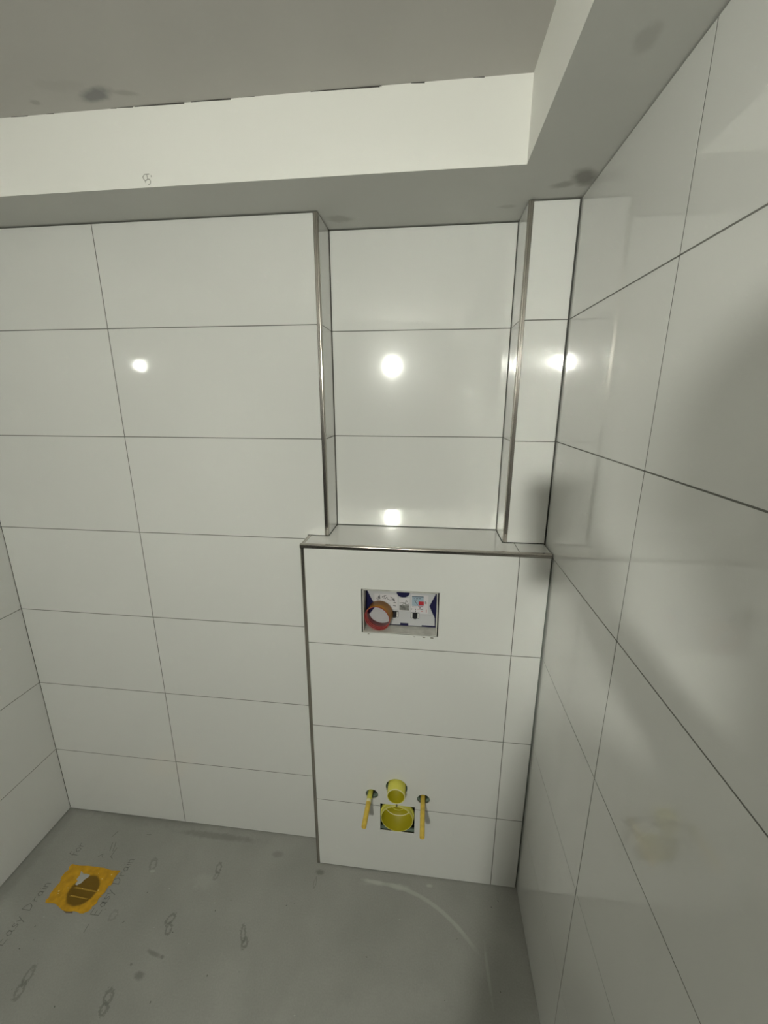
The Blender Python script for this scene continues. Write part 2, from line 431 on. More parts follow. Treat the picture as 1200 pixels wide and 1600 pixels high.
# ------------------------------------------------------------------ steel corner profiles
W_ = TW
_arc = [(.0034 - .0034 * math.sin(q), .0034 - .0034 * math.cos(q)) for q in [math.pi / 2 * k / 8 for k in range(9)]]
PROF = [(W_, .0010), (W_ - .0006, 0), (.0056, 0), (.0052, .0007), (.0046, .0007), (.0042, 0)] + _arc + [(0, .0042), (.0007, .0046), (.0007, .0052),
        (0, .0056), (0, W_ - .0006), (.0010, W_), (W_, W_)]
def profile(name, parent, fn, t0, t1):
    return obj(name, prism(bmesh.new(), PROF, fn, t0, t1), STEEL, parent)
t1_ = profile('trim_1', None, lambda a, b, t: (XA - a, b - .0006, t), ZB + .0015, ZT - .0015); tag(t1_, kind='structure')
t2_ = profile('trim_2', None, lambda a, b, t: (XB + a, b - .0006, t), ZB + .0015, ZT - .0015); tag(t2_, kind='structure')
t1_['label'] = 'steel corner trim on the left edge of the recessed niche'
t2_['label'] = 'steel corner trim on the right edge of the recessed niche'

# ------------------------------------------------------------------ boxing in front of the toilet frame
boxing = empty('toilet_frame_boxing', (0, 0, 0), 'white tiled half-height boxing with steel edges and cut-outs for the toilet', 'boxing')
F = -B
OPEN = rect(.6245, .8485, .9415, 1.0835)
ROD_L, ROD_R, ROD_Z, ROD_HR = .651, .8215, .3385, .0212
PIPE_C, PIPE_HR = (.7325, .3765), .0358
SQ = (.6785, .7940, .1855, .3040)
LEFT, RIGHT = XC + W_ + .0005, XR - .005
holes_row1 = [circle(ROD_L, ROD_Z, ROD_HR, 24), circle(ROD_R, ROD_Z + .0005, ROD_HR, 24), circle(*PIPE_C, PIPE_HR, 36)]
yfront = lambda a, b, c: (a, F + TT / 2 + c, b)
bt = ZB - W_ - .0005
# tiles, main column
plate('tile', TILE, boxing, [(LEFT, .003), (XD - G, .003), (XD - G, J[1] - G), (SQ[1], J[1] - G), (SQ[1], SQ[2]), (SQ[0], SQ[2]), (SQ[0], J[1] - G), (LEFT, J[1] - G)], [], TT, yfront)
plate('tile', TILE, boxing, [(LEFT, J[1] + G), (SQ[0], J[1] + G), (SQ[0], SQ[3]), (SQ[1], SQ[3]), (SQ[1], J[1] + G), (XD - G, J[1] + G), (XD - G, J[2] - G), (LEFT, J[2] - G)], holes_row1, TT, yfront)
tile(boxing, 'y', F, -1, LEFT, XD - G, J[2] + G, J[3] - G)
plate('tile', TILE, boxing, rect(LEFT, XD - G, J[3] + G, bt), [OPEN], TT, yfront)
for z0, z1 in [(.003, J[1] - G), (J[1] + G, J[2] - G), (J[2] + G, J[3] - G), (J[3] + G, bt)]:
    tile(boxing, 'y', F, -1, XD + G, RIGHT, z0, z1)
    tile(boxing, 'x', XC, -1, F + W_, -.002, z0, z1)
# ledge
plate('tile', TILE, boxing, [(LEFT, F + W_ + .0005), (XD - G, F + W_ + .0005), (XD - G, -.001), (XB - .0015, -.001), (XB - .0015, D - .001), (XA + .0015, D - .001), (XA + .0015, -.001), (LEFT, -.001)],
      [], TT, lambda a, b, c: (a, b, ZB - TT / 2 + c - .0004))
tile(boxing, 'z', ZB - .0004, 1, XD + G, RIGHT, F + W_ + .0005, -.001)
gb = bmesh.new()
for i in (1, 2, 3):
    if i == 1:
        grout_strip(gb, 'y', F, -1, LEFT, SQ[0], J[i] - G, J[i] + G); grout_strip(gb, 'y', F, -1, SQ[1], RIGHT, J[i] - G, J[i] + G)
    else: grout_strip(gb, 'y', F, -1, LEFT, RIGHT, J[i] - G, J[i] + G)
    grout_strip(gb, 'x', XC, -1, F + W_, -.002, J[i] - G, J[i] + G)
grout_strip(gb, 'y', F, -1, XD - G, XD + G, .003, bt)
grout_strip(gb, 'z', ZB - .0004, 1, XD - G, XD + G, F + W_, -.001)
obj('grout', gb, GROUT, boxing)
# board shell behind the tiles
plate('front_board', GREEN, boxing, rect(XC + TT + .001, XR - .001, .001, ZB - TT - .002),
      [circle(ROD_L, ROD_Z, ROD_HR - .001, 24), circle(ROD_R, ROD_Z, ROD_HR - .001, 24), circle(*PIPE_C, PIPE_HR - .001, 36), rect(SQ[0] - .001, SQ[1] + .001, SQ[2] - .001, SQ[3] + .001), rect(.619, .854, .936, 1.089)],
      .022, lambda a, b, c: (a, F + TT + .0125 + c, b))
box('side_board', GREEN, boxing, XC + TT + .001, XC + TT + .013, F + TT + .024, TT, .001, ZB - TT - .015)
box('top_board', GREEN, boxing, XC + TT + .014, XR - .001, F + TT + .0242, D - .002, ZB - TT - .014, ZB - TT - .001)
# steel profiles
profile('edge_trim', boxing, lambda a, b, t: (XC + a, F + b - .0006, t), .0015, ZB - W_ - .0004)
profile('edge_trim', boxing, lambda a, b, t: (t, F + a - .0006, ZB - b + .0002), XC, XR - .003)
profile('edge_trim', boxing, lambda a, b, t: (XC + a, t, ZB - b + .0002), F + W_ - .0004, -.0005)
# black backing hidden deep in the frame
# ------------------------------------------------------------------ flush plate opening: toilet cistern service hatch
hatch = empty('cistern_service_opening', (0, 0, 0), 'open rectangular flush plate recess with white liner and blue back in the tiled boxing', 'service opening')
x0, x1, z0, z1 = .6275, .8450, .9415, 1.0790
yb = -.030
gb = bmesh.new()
t = .0028
add_box(gb, x0, x0 + t, F + .0060, yb, z0, z1, bev=.0004); add_box(gb, x1 - t, x1, F + .0060, yb, z0, z1, bev=.0004)
add_box(gb, x0 + t, x1 - t, F + .0060, yb, z0, z0 + t * .6, bev=.0004); add_box(gb, x0 + t, x1 - t, F + .0060, yb, z1 - t, z1, bev=.0004)
obj('liner', gb, mat('dusty_white_plastic', (.55, .54, .50), rough=.5, noise=.18, nscale=35), hatch)
box('back_panel', BLUE, hatch, x0 - .004, x1 + .004, yb + .001, yb + .006, z0 - .004, z1 + .004)
# white cover plate with angled cut sides and a half round notch on top
arc = [(.743 + .020 * math.cos(a), 1.0545 + .017 * math.sin(a)) for a in [math.pi * (1 + i / 10) for i in range(11)]]
outer = [(.655, .9475), (.735, .9475), (.735, .954), (.760, .954), (.760, .9465), (.800, .9465), (.800, .9500), (.8395, .9500), (.8385, .975), (.8215, 1.014), (.8385, 1.053),
         (.8385, 1.0545)] + arc[::-1] + [(.636, 1.0545), (.650, 1.025), (.662, 1.006), (.640, .975), (.640, .955)]
plate('cover_plate', WHITEP, hatch, outer, [], .003, lambda a, b, c: (a, yb - .0016 + c, b))
box('upper_rail', WHITEP, hatch, x0 + .004, x1 - .004, yb - .003, yb, 1.0555, 1.072, bev=.0005)
yp = yb - .0031
def flat(name, m, a0, a1, b0, b1, dy=0.0, par=hatch, th=.0004):
    return box(name, m, par, a0, a1, yp - dy - th, yp - dy, b0, b1)
# panels moulded into the plate
for a0, a1, b0, b1 in [(.662, .708, .957, .996), (.729, .763, .9575, .992), (.795, .832, .957, .985)]:
    gb = bmesh.new()
    e = .0009
    add_box(gb, a0, a1, yp - .0007, yp, b0, b0 + e); add_box(gb, a0, a1, yp - .0007, yp, b1 - e, b1)
    add_box(gb, a0, a0 + e, yp - .0007, yp, b0 + e, b1 - e); add_box(gb, a1 - e, a1, yp - .0007, yp, b0 + e, b1 - e)
    obj('moulded_rib', gb, WHITEP, hatch)
def sticker(name, a0, a1, b0, b1, label):
    s = flat(name, PAPER, a0, a1, b0, b1); s['label'] = label; return s
s1 = sticker('sticker', .657, .727, .998, 1.047, 'white sticker with dark handwriting')
s2 = sticker('sticker', .7305, .7630, .994, 1.0385, 'white sticker with a grey picture')
s3 = sticker('sticker', .7665, .8180, .989, 1.0495, 'white sticker with a pale blue panel and red square')
bm = bmesh.new()
def sc(pts): return [(a, yp - .0004, b) for a, b in pts]
rs = random.Random(3)
for st in [[(.668, 1.027), (.670, 1.040), (.672, 1.030)], [(.664, 1.030), (.666, 1.036)], [(.672, 1.043), (.674, 1.031)], [(.680, 1.036), (.684, 1.040), (.688, 1.037)],
           [(.684, 1.034), (.690, 1.032), (.694, 1.037), (.697, 1.033)], [(.686, 1.041), (.692, 1.042)], [(.697, 1.030), (.704, 1.028), (.712, 1.030)],
           [(.712, 1.036), (.714, 1.026), (.716, 1.034), (.718, 1.024)], [(.706, 1.039), (.709, 1.034)], [(.715, 1.020), (.722, 1.020)], [(.680, 1.005), (.684, 1.003), (.687, 1.006)],
           [(.677, 1.008), (.680, 1.004)], [(.714, 1.010), (.722, 1.009)], [(.676, .9995), (.690, .9995)]]:
    ribbon(bm, sc(st), .0016, (0, -1, 0), 0, .0002)
obj('handwriting', bm, INK, s1)
flat('print', GREYIMG, .7325, .7610, .997, 1.014, .0004, s2, .0002)
bm = bmesh.new()
for st in [[(.733, 1.020), (.745, 1.022), (.752, 1.020)], [(.750, 1.014), (.752, 1.030), (.756, 1.024)], [(.740, 1.014), (.746, 1.019), (.754, 1.016), (.761, 1.018)]]:
    ribbon(bm, sc(st), .0016, (0, -1, 0), 0, .0002)
obj('print', bm, GREYIMG, s2)
flat('print', LBLUE, .7695, .8040, 1.013, 1.0455, .0004, s3, .0002)
flat('print', mat('slate_print', (.10, .14, .18), rough=.6), .7695, .8040, 1.0425, 1.0455, .0006, s3, .0002)
flat('print', RED, .7895, .8050, 1.016, 1.0285, .0006, s3, .0003)
bm = bmesh.new()
for st in [[(.775, 1.038), (.779, 1.039)], [(.782, 1.037), (.787, 1.038)], [(.790, 1.038), (.796, 1.038)], [(.778, 1.030), (.786, 1.018)], [(.776, 1.033), (.785, 1.033)],
           [(.809, 1.030), (.809, 1.022)], [(.771, 1.010), (.784, 1.010)], [(.792, 1.006), (.794, 1.010), (.795, 1.006)], [(.768, 1.000), (.770, 1.004)], [(.781, 1.004), (.781, 1.000)],
           [(.781, .997), (.781, .993)], [(.795, 1.002), (.803, 1.002)]]:
    ribbon(bm, [(a, yp - .0007, b) for a, b in st], .0013, (0, -1, 0), 0, .0002)
obj('lettering', bm, INK, s3)
bm = bmesh.new()
for st in [[(.786, 1.003), (.793, 1.003)], [(.798, .996), (.803, .996)], [(.812, 1.027), (.812, 1.021)], [(.788, 1.013), (.802, 1.013)], [(.813, 1.003), (.813, .994)]]:
    ribbon(bm, [(a, yp - .0007, b) for a, b in st], .0011, (0, -1, 0), 0, .0002)
obj('lettering', bm, RED, s3)
for cx, cz in [(.7170, .9815), (.7795, .9810)]:
    cl = obj('clip', prism(bmesh.new(), [(cx - .0125, cz + .0105), (cx - .0125, cz - .009), (cx - .006, cz - .009), (cx - .003, cz - .0115), (cx + .003, cz - .0115), (cx + .006, cz - .009), (cx + .0125, cz - .009), (cx + .0125, cz + .0105)],
             lambda a, b, t: (a, t, b), yp - .001, yp), BLACK, hatch)
    cl['label'] = 'black and white clip'
    for sx in (-1, 1):
        box('clip_arm', mat('white_clip_plastic', (.74, .74, .72), rough=.4) if sx < 0 and cx < .72 else bpy.data.materials['white_clip_plastic'], cl,
            cx + sx * .0092 - .0017, cx + sx * .0092 + .0017, yp - .004, yp - .001, cz - .0065, cz + .0095, bev=.0004)
    box('clip_button', BLACK, cl, cx - .005, cx + .005, yp - .005, yp - .001, cz - .006, cz + .009, bev=.0008)
# filler crumbs on the lower tile edge
for x, r in [(.6455, .0022), (.7800, .0020), (.8080, .0030), (.8310, .0038)]:
    bm = bmesh.new(); bmesh.ops.create_icosphere(bm, subdivisions=2, radius=1)
    for v in bm.verts: v.co = Vector((x + v.co.x * r * 1.4, F - .0006 + v.co.y * .0008, .9395 - abs(v.co.x) * .0005 + v.co.z * r * .55))
    obj('filler_crumb', bm, mat('dirt', (.20, .19, .16), rough=.9) if x < .7 else bpy.data.materials['dirt'], boxing, True)

# orange ring leaning in the left of the opening
ring = empty('plastic_ring', (.669, -.066, .9435), 'orange and red plastic ring standing at the left inside the flush plate opening', 'ring')
Minv = Matrix.Translation(-Vector((.669, -.066, .9435)))
def local(o): o.data.transform(Minv); return o
a0_ = Vector((.6695, -.0725, .9860)); a1_ = Vector((.6760, -.0360, .9870)); ax = (a1_ - a0_); Lr = ax.length
R0 = .0388
local(obj('outer_band', lathe(bmesh.new(), [(R0, .004), (R0, Lr), (R0 - .0012, Lr), (R0 - .0012, .004), (R0, .004)], a0_, ax, 56), ORANGE, ring, True))
inner = local(obj('inner_coil', lathe(bmesh.new(), [(R0 - .0013, .0015), (R0 - .0013, Lr), (R0 - .0026, Lr), (R0 - .0026, .0015), (R0 - .0013, .0015)], a0_, ax, 56), REDP, ring, True))
inner['label'] = 'dark red inner lining'
for tt, rr in [(0, R0 - .0006), (.0065, R0 - .0028), (.013, R0 - .0030)]:
    bm = bmesh.new(); u = ax.normalized().orthogonal().normalized(); v = ax.normalized().cross(u)
    lathe(bm, [(rr + .0008 * math.cos(q * math.pi / 3), tt + .0008 * math.sin(q * math.pi / 3)) for q in range(7)], a0_, ax, 56)
    w_ = local(obj('edge_rim', bm, PINK, ring, True)); w_['label'] = 'pale pinkish rim'

# ------------------------------------------------------------------ toilet connections
OLIVE = mat('olive_pipe_inside', (.37, .32, .008), rough=.45, spec=.3)  # deeper, more saturated tone for the inner faces of the yellow pipes
def tube(name, m, parent, p0, p1, ro, ri, closed_at=None, n=36):
    p0 = Vector(p0); p1 = Vector(p1); L = (p1 - p0).length
    pr = [(ro, L), (ro, .0006), (ro - .0006, 0), (ri + .0004, 0), (ri, .0006), (ri, closed_at if closed_at else L)]
    if closed_at: pr.append((0, closed_at))
    o = obj(name, lathe(bmesh.new(), pr, p0, p1 - p0, n), m, parent, True)
    if closed_at and ro > .02:
        o.data.materials.append(OLIVE); d = (p1 - p0).normalized()
        for p in o.data.polygons:
            q = Vector(p.center) - p0
            if (q - d * q.dot(d)).length < (ro + ri) / 2 - .0006 and q.dot(d) > .001: p.material_index = 1
    return o
def at(o, loc):
    """a thing's parts are given in world measures; move its origin to loc"""
    o.location = loc
    for ch in o.children: ch.data.transform(Matrix.Translation(-Vector(loc)))
fp = empty('flush_pipe_stub', (0, 0, 0), 'yellow round capped flush pipe stub sticking out of the round hole above the drain', 'pipe')
tube('pipe', YELLOW, fp, (.7333, -.1090, .3745), (.7330, -.020, .3745), .0292, .0262, .045)
lp = lathe(bmesh.new(), [(.0270, .0006), (.0280, -.0004), (.0292, .0), (.0296, .001), (.0292, .0025)], (.7333, -.1090, .3745), (0, 1, 0), 36); obj('rim', lp, PALE, fp, True)
obj('grip_ring', lathe(bmesh.new(), [(.0120, 0), (.0120, .003), (.0108, .003), (.0108, 0)], (.7333, -.0655, .3745), (0, 1, 0), 24), YELLOW, fp, True)
at(fp, (.733, -.07, .345))
dr = empty('waste_pipe_socket', (0, 0, 0), 'large yellow capped waste pipe socket set in the square cut-out near the floor', 'pipe')
DC = (.7355, -.0845, .2500)
tube('socket', YELLOW, dr, DC, (DC[0], -.0205, DC[2]), .0540, .0518, .052, 48)
obj('collar', lathe(bmesh.new(), [(.0542, .012), (.0575, .013), (.0575, .026), (.0542, .027)], DC, (0, 1, 0), 48), YELLOW, dr, True)
obj('rim', lathe(bmesh.new(), [(.0520, .0004), (.0526, -.0004), (.0538, .0), (.0543, .002), (.0541, .004)], DC, (0, 1, 0), 48), mat('pale_yellow_edge', (.66, .62, .22), rough=.3), dr, True)
obj('inner_ring', lathe(bmesh.new(), [(.0500, .050), (.0485, .0485), (.0470, .0505)], DC, (0, 1, 0), 48), PALE, dr, True)
obj('inner_ring', lathe(bmesh.new(), [(.0260, .051), (.0250, .049), (.0235, .051)], DC, (0, 1, 0), 36), YELLOW, dr, True)
obj('ribs', add_box(add_box(bmesh.new(), DC[0] - .001, DC[0] + .001, DC[1] + .040, DC[1] + .052, DC[2] + .006, DC[2] + .046), DC[0] - .012, DC[0] + .012, DC[1] + .044, DC[1] + .052, DC[2] + .015, DC[2] + .0165), YELLOW, dr)
at(dr, (DC[0], -.05, DC[2] - .0575))
lt_ = obj('latch', add_box(bmesh.new(), .7310, .7365, -.0860, -.076, .3020, .3085, bev=.0008), mat('olive_plastic', (.16, .15, .05), rough=.5), dr)
lt_.data.transform(Matrix.Translation(-Vector((DC[0], -.05, DC[2] - .0575))))
def rod(p0, p1, label, collar):
    r = empty('threaded_rod_sleeve', (0, 0, 0), label, 'rod', 'sleeved fixing rods of the toilet frame')
    p0 = Vector(p0); p1 = Vector(p1); d = p1 - p0; L = d.length
    tube('sleeve', OCHRE, r, p0, p1, .0078, .0062, .012, 20)
    if collar:
        obj('collar', lathe(bmesh.new(), [(.0078, L * .48), (.0085, L * .49), (.0085, L * .53), (.0078, L * .54)], p0, d, 20), PALE, r, True)['label'] = 'pale collar'
        obj('upper_sleeve', lathe(bmesh.new(), [(.0080, L * .54), (.0083, L * .55), (.0083, L)], p0, d, 20), YELLOW, r, True)
    else:
        obj('nub', lathe(bmesh.new(), [(.0078, L * .40), (.0081, L * .41), (.0081, L * .44), (.0078, L * .45)], p0, d, 20), OCHRE, r, True)
    at(r, tuple(p1 - Vector((0, 0, .008))))
rod((.6405, -.184, .3345), (.6465, -.022, .3345), 'left yellow sleeved fixing rod with a pale collar, sticking out of the boxing', True)
rod((.8195, -.193, .3330), (.8195, -.022, .3345), 'right yellow sleeved fixing rod, plain and slightly longer, sticking out of the boxing', False)

# ------------------------------------------------------------------ floor: handwriting and taped drain
GL = {'E': [[(.5, 0), (0, 0), (0, 1), (.55, 1)], [(0, .5), (.42, .5)]],
      'a': [[(.42, .5), (.2, .58), (0, .3), (.15, .02), (.38, .12), (.42, .55), (.42, .1), (.52, 0)]],
      's': [[(.4, .52), (.15, .58), (.08, .38), (.36, .22), (.3, .02), (.02, .04)]],
      'y': [[(0, .58), (.15, .15), (.2, .1)], [(.42, .6), (.2, .1), (.05, -.35)]],
      'D': [[(0, 0), (.02, 1), (.4, .85), (.6, .5), (.4, .12), (0, 0)]],
      'r': [[(0, .58), (.03, 0)], [(.03, .35), (.18, .55), (.36, .52)]],
      'i': [[(.05, .55), (.06, 0)], [(.05, .78), (.06, .84)]],
      'n': [[(0, .58), (.02, 0)], [(.02, .4), (.2, .58), (.35, .45), (.38, 0)]],
      'f': [[(.42, .95), (.2, .98), (.14, .7), (.12, -.1)], [(0, .5), (.35, .5)]],
      'o': [[(.2, .58), (0, .35), (.08, .05), (.3, .02), (.42, .3), (.34, .55), (.2, .58)]],
      '-': [[(0, .4), (.7, .42)]], ' ': []}
ADV = {'E': .75, 'a': .66, 's': .55, 'y': .6, 'D': .85, 'r': .5, 'i': .25, 'n': .55, 'f': .5, 'o': .58, '-': 1.1, ' ': .45}
def write(text, x, y, h, slant=0.0, wd=.0017):
    """runs towards +y with letter tops towards -x"""
    bm = bmesh.new(); p = 0
    for ch in text:
        for st in GL[ch]:
            ribbon(bm, [(x - b * h + (p + a) * h * slant, y + (p + a) * h, 0) for a, b in st], wd, (0, 0, 1), 0, .00025)
        p += ADV[ch]
    return obj('handwriting', bm, PENCIL, floor)
write('Easy Drain', -.440, -.405, .0285)
write('for', -.428, -.158, .0300)
write('- Easy Drain', -.208, -.350, .0285)
bm = bmesh.new()
for st in [[(-.318, -.128), (-.330, -.100)], [(-.306, -.128), (-.318, -.098)], [(-.300, -.115), (-.300, -.145), (-.290, -.150)], [(-.345, -.150), (-.335, -.140), (-.330, -.150)], [(-.348, -.082), (-.340, -.062)],
           [(-.118, -.315), (-.112, -.309)], [(-.222, .0 - .06), (-.205, -.058)]]:
    ribbon(bm, [(a, b, 0) for a, b in st], .0018, (0, 0, 1), 0, .00025)
obj('pencil_stroke', bm, PENCIL, floor)
# specks and crumbs lying on the screed
bm = bmesh.new(); rg = random.Random(11)
for _ in range(46):
    x, y = rg.uniform(-.5, 1.08), rg.uniform(-.75, -.12); s = rg.uniform(.0008, .0022)
    ang = rg.uniform(0, 3.1); ca, sa = math.cos(ang), math.sin(ang)
    q = [(-1.6, 0), (0, -.6), (1.5, .1), (.2, .7)]
    lo = [bm.verts.new((x + (a * ca - b * sa) * s, y + (a * sa + b * ca) * s, 0)) for a, b in q]
    hi = bm.verts.new((x, y, s * .7))
    for i in range(4): bm.faces.new((lo[i], lo[(i + 1) % 4], hi))
dc = obj('debris', bm, mat('dark_crumbs', (.08, .08, .07), rough=.9), floor); dc['kind'] = 'stuff'
bm = bmesh.new()
for _ in range(22):
    x, y = rg.uniform(-.5, 1.0), rg.uniform(-.7, -.12); s = rg.uniform(.0010, .0026)
    q = [(-1.2, 0), (0, -.8), (1.1, .1), (.2, .9)]
    lo = [bm.verts.new((x + a * s, y + b * s, 0)) for a, b in q]; hi = bm.verts.new((x, y, s * .5))
    for i in range(4): bm.faces.new((lo[i], lo[(i + 1) % 4], hi))
dc = obj('debris', bm, FILLER, floor); dc['kind'] = 'stuff'; dc['label'] = 'pale plaster crumbs'

tp = empty('taped_floor_drain', (-.325, -.245, 0), 'yellow orange tape patch over the floor drain, with a blob of filler', 'tape patch')
M2 = Matrix.Translation(-Vector((-.325, -.245, 0)))
def loc2(o): o.data.transform(M2); return o
loc2(obj('drain_opening', prism(bmesh.new(), circle(-.312, -.2505, .046, 40), lambda a, b, t: (a, b, t), .0001, .0005), DARK, tp))
def strip(pts, z):
    return loc2(obj('tape_strip', prism(bmesh.new(), pts, lambda a, b, t: (a, b, t), z, z + .0002), TAPE, tp))
rt = random.Random(5)
def ragged(x0, x1, y0, y1, tl=0, tr=0):
    j = lambda s=.0022: rt.uniform(-s, s)
    n = 5
    l = [(x0 + j(.004) + tl * i / n, y0 + (y1 - y0) * i / n) for i in range(n + 1)]
    r = [(x1 + j(.004) + tr * i / n, y0 + (y1 - y0) * i / n) for i in range(n + 1)]
    top = [(x0 + tl + (x1 + tr - x0 - tl) * k / 6, y1 + j()) for k in range(1, 6)]
    bot = [(x0 + (x1 - x0) * k / 6, y0 + j()) for k in range(1, 6)]
    return bot and (r + top[::-1] + l[::-1] + bot)
strip(ragged(-.336, -.256, -.307, -.288, -.06, .012), .0008)
strip(ragged(-.410, -.246, -.296, -.258, -.002, .006), .0011)
strip(ragged(-.411, -.240, -.266, -.221, -.002, .006), .0014)
strip(ragged(-.416, -.234, -.228, -.183, -.003, .002), .0017)
for y_, h_, x0_, x1_ in [(-.2475, .0035, -.352, -.266), (-.2700, .0028, -.346, -.280)]:      # folds where the strips overlap
    f_ = loc2(obj('tape_fold', prism(bmesh.new(), [(x0_, y_ - h_ * .3), (x1_, y_ - h_), (x1_ + .004, y_), (x0_ + .01, y_ + h_)], lambda a, b, t: (a, b, t), .0019, .0024), FOLD, tp))
# filler blob pressed onto the tape
bm = bmesh.new()
pts = [(-.367, -.199), (-.352, -.206), (-.340, -.205), (-.326, -.207), (-.326, -.213), (-.334, -.222), (-.336, -.232), (-.346, -.240), (-.354, -.238), (-.354, -.228), (-.362, -.224), (-.361, -.212)]
lo = [bm.verts.new((a, b, .0019)) for a, b in pts]; mid = [bm.verts.new((-.345 + (a + .345) * .75, -.220 + (b + .220) * .75, .0034)) for a, b in pts]
n = len(pts)
for i in range(n): bm.faces.new((lo[i], lo[(i + 1) % n], mid[(i + 1) % n], mid[i]))
bm.faces.new(mid)
loc2(obj('filler_blob', bm, FILLER, tp))['label'] = 'pale grey filler blob'
bm = bmesh.new()
for x, y, s in [(-.392, -.262, .0035), (-.388, -.268, .0022), (-.318, -.247, .0022), (-.275, -.213, .0024), (-.252, -.198, .0026), (-.262, -.245, .002), (-.338, -.268, .002), (-.37, -.25, .0016), (-.3, -.2, .0014)]:
    r = bmesh.ops.create_icosphere(bm, subdivisions=1, radius=1)
    for v in r['verts']: v.co = Vector((x + v.co.x * s, y + v.co.y * s * .7, .0019 + v.co.z * s * .4))
tag(loc2(obj('crumb', bm, mat('pale_yellow_crumb', (.75, .62, .2), rough=.5), tp)), kind='stuff')
b0 = loc2(obj('filler_edge', prism(bmesh.new(), [(-.318, -.312), (-.335, -.306), (-.325, -.303), (-.300, -.304), (-.296, -.310)], lambda a, b, t: (a, b, t), .0001, .0009), mat('brown_stain', (.15, .11, .08), rough=.8), tp))

# ------------------------------------------------------------------ round work light on a tripod behind the camera
LB = (LAMP[0], LAMP[1] - .012, 0)
lamp = empty('work_light', LB, 'round work light on a tripod stand behind the viewer', 'lamp')
lm = bpy.data.materials.new('lit_lens'); lm.use_nodes = True
nt = lm.node_tree; nt.nodes.remove(nt.nodes['Principled BSDF'])
em = nt.nodes.new('ShaderNodeEmission'); em.inputs[0].default_value = (*LAMP_COLOR, 1); em.inputs[1].default_value = LAMP_STRENGTH
nt.links.new(em.outputs[0], nt.nodes['Material Output'].inputs['Surface'])
bk = mat('black_metal', (.03, .03, .03), rough=.5)
hz = LAMP[2]
aim = Vector(LAMP_AIM).normalized()
obj('lens', lathe(bmesh.new(), [(0, .0085), (LAMP_R, .0085), (LAMP_R, .012), (0, .012)], (0, 0, hz), aim, 40), lm, lamp)
obj('housing', lathe(bmesh.new(), [(0, -.050), (.035, -.048), (.050, -.030), (.054, .004), (.054, .010), (.048, .010), (.048, .008), (0, .008)], (0, 0, hz), aim, 40), bk, lamp, True)
obj('yoke', lathe(bmesh.new(), [(.0, -.002), (.008, -.002), (.008, -.030), (0, -.030)], (0, -.018, hz - .048), (0, 0, 1), 16), bk, lamp, True)
obj('pole', lathe(bmesh.new(), [(.0, .0), (.010, .0), (.010, -1.20), (0.014, -1.20), (.014, -1.32), (0, -1.32)], (0, -.018, hz - .078), (0, 0, 1), 20), bk, lamp, True)
for k in range(3):
    an = math.radians(90 + 120 * k)
    p0 = Vector((0, -.018, hz - 1.33)); p1 = Vector((math.cos(an) * .42, -.018 + math.sin(an) * .42, .010))
    obj('leg', lathe(bmesh.new(), [(0, 0), (.009, 0), (.009, (p1 - p0).length), (0, (p1 - p0).length)], p0, p1 - p0, 12), bk, lamp, True)

# ------------------------------------------------------------------ the person taking the picture (behind the camera, seen only as a shadow)
from mathutils import Euler
PHONE_AT = Vector((0.8077, -1.1127, 1.6095)); PHONE_TILT = Euler((1.3231, -0.0007, 0.1120))
Rc = PHONE_TILT.to_matrix()
phone = empty('smartphone', tuple(PHONE_AT), 'dark smartphone held upright in the hand of the person behind the view', 'phone')
phone.rotation_euler = PHONE_TILT
obj('phone_body', add_box(bmesh.new(), -.030, .052, -.112, .036, .0035, .0115, bev=.0025), mat('black_glass', (.02, .02, .025), rough=.15), phone)
obj('lens', lathe(bmesh.new(), [(.0062, .0035), (.0062, .0028), (.0050, .0028), (.0050, .0032), (0, .0032)], (0, 0, 0), (0, 0, 1), 20), bk, phone, True)

SKINM = mat('skin', (.55, .36, .28), rough=.5)
SHIRT = mat('dark_grey_shirt', (.10, .10, .11), rough=.9, noise=.1)
TROUS = mat('dark_trousers', (.05, .055, .07), rough=.9, noise=.1)
SHOE = mat('brown_work_boots', (.13, .07, .04), rough=.7)
person = empty('person', (.905, -1.45, 0), 'person in dark shirt and trousers holding up a phone, behind the view', 'person')
PO = Vector((.905, -1.45, 0))
def skin_fig(name, verts, edges, radii, root, parent, mats=None, levels=2, face_mat=None):
    me = bpy.data.meshes.new(name)
    me.from_pydata([Vector(v) - PO for v in verts], edges, [])
    o = bpy.data.objects.new(name, me); C.objects.link(o)
    md = o.modifiers.new('skin', 'SKIN'); md.branch_smoothing = .6; md.use_smooth_shade = True
    for i, r in enumerate(radii):
        sv = me.skin_vertices[0].data[i]; sv.radius = r if isinstance(r, tuple) else (r, r); sv.use_root = (i == root)
    sd = o.modifiers.new('sub', 'SUBSURF'); sd.levels = levels; sd.render_levels = levels
    dg = bpy.context.evaluated_depsgraph_get()
    m2 = bpy.data.meshes.new_from_object(o.evaluated_get(dg))
    bpy.data.objects.remove(o)
    m2.name = name
    m2.materials.clear()
    for m in mats: m2.materials.append(m)
    if face_mat:
        for p in m2.polygons: p.material_index = face_mat(p.center + PO)
    o = bpy.data.objects.new(name, m2); C.objects.link(o); o.parent = parent
    for p in m2.polygons: p.use_smooth = True
    return o
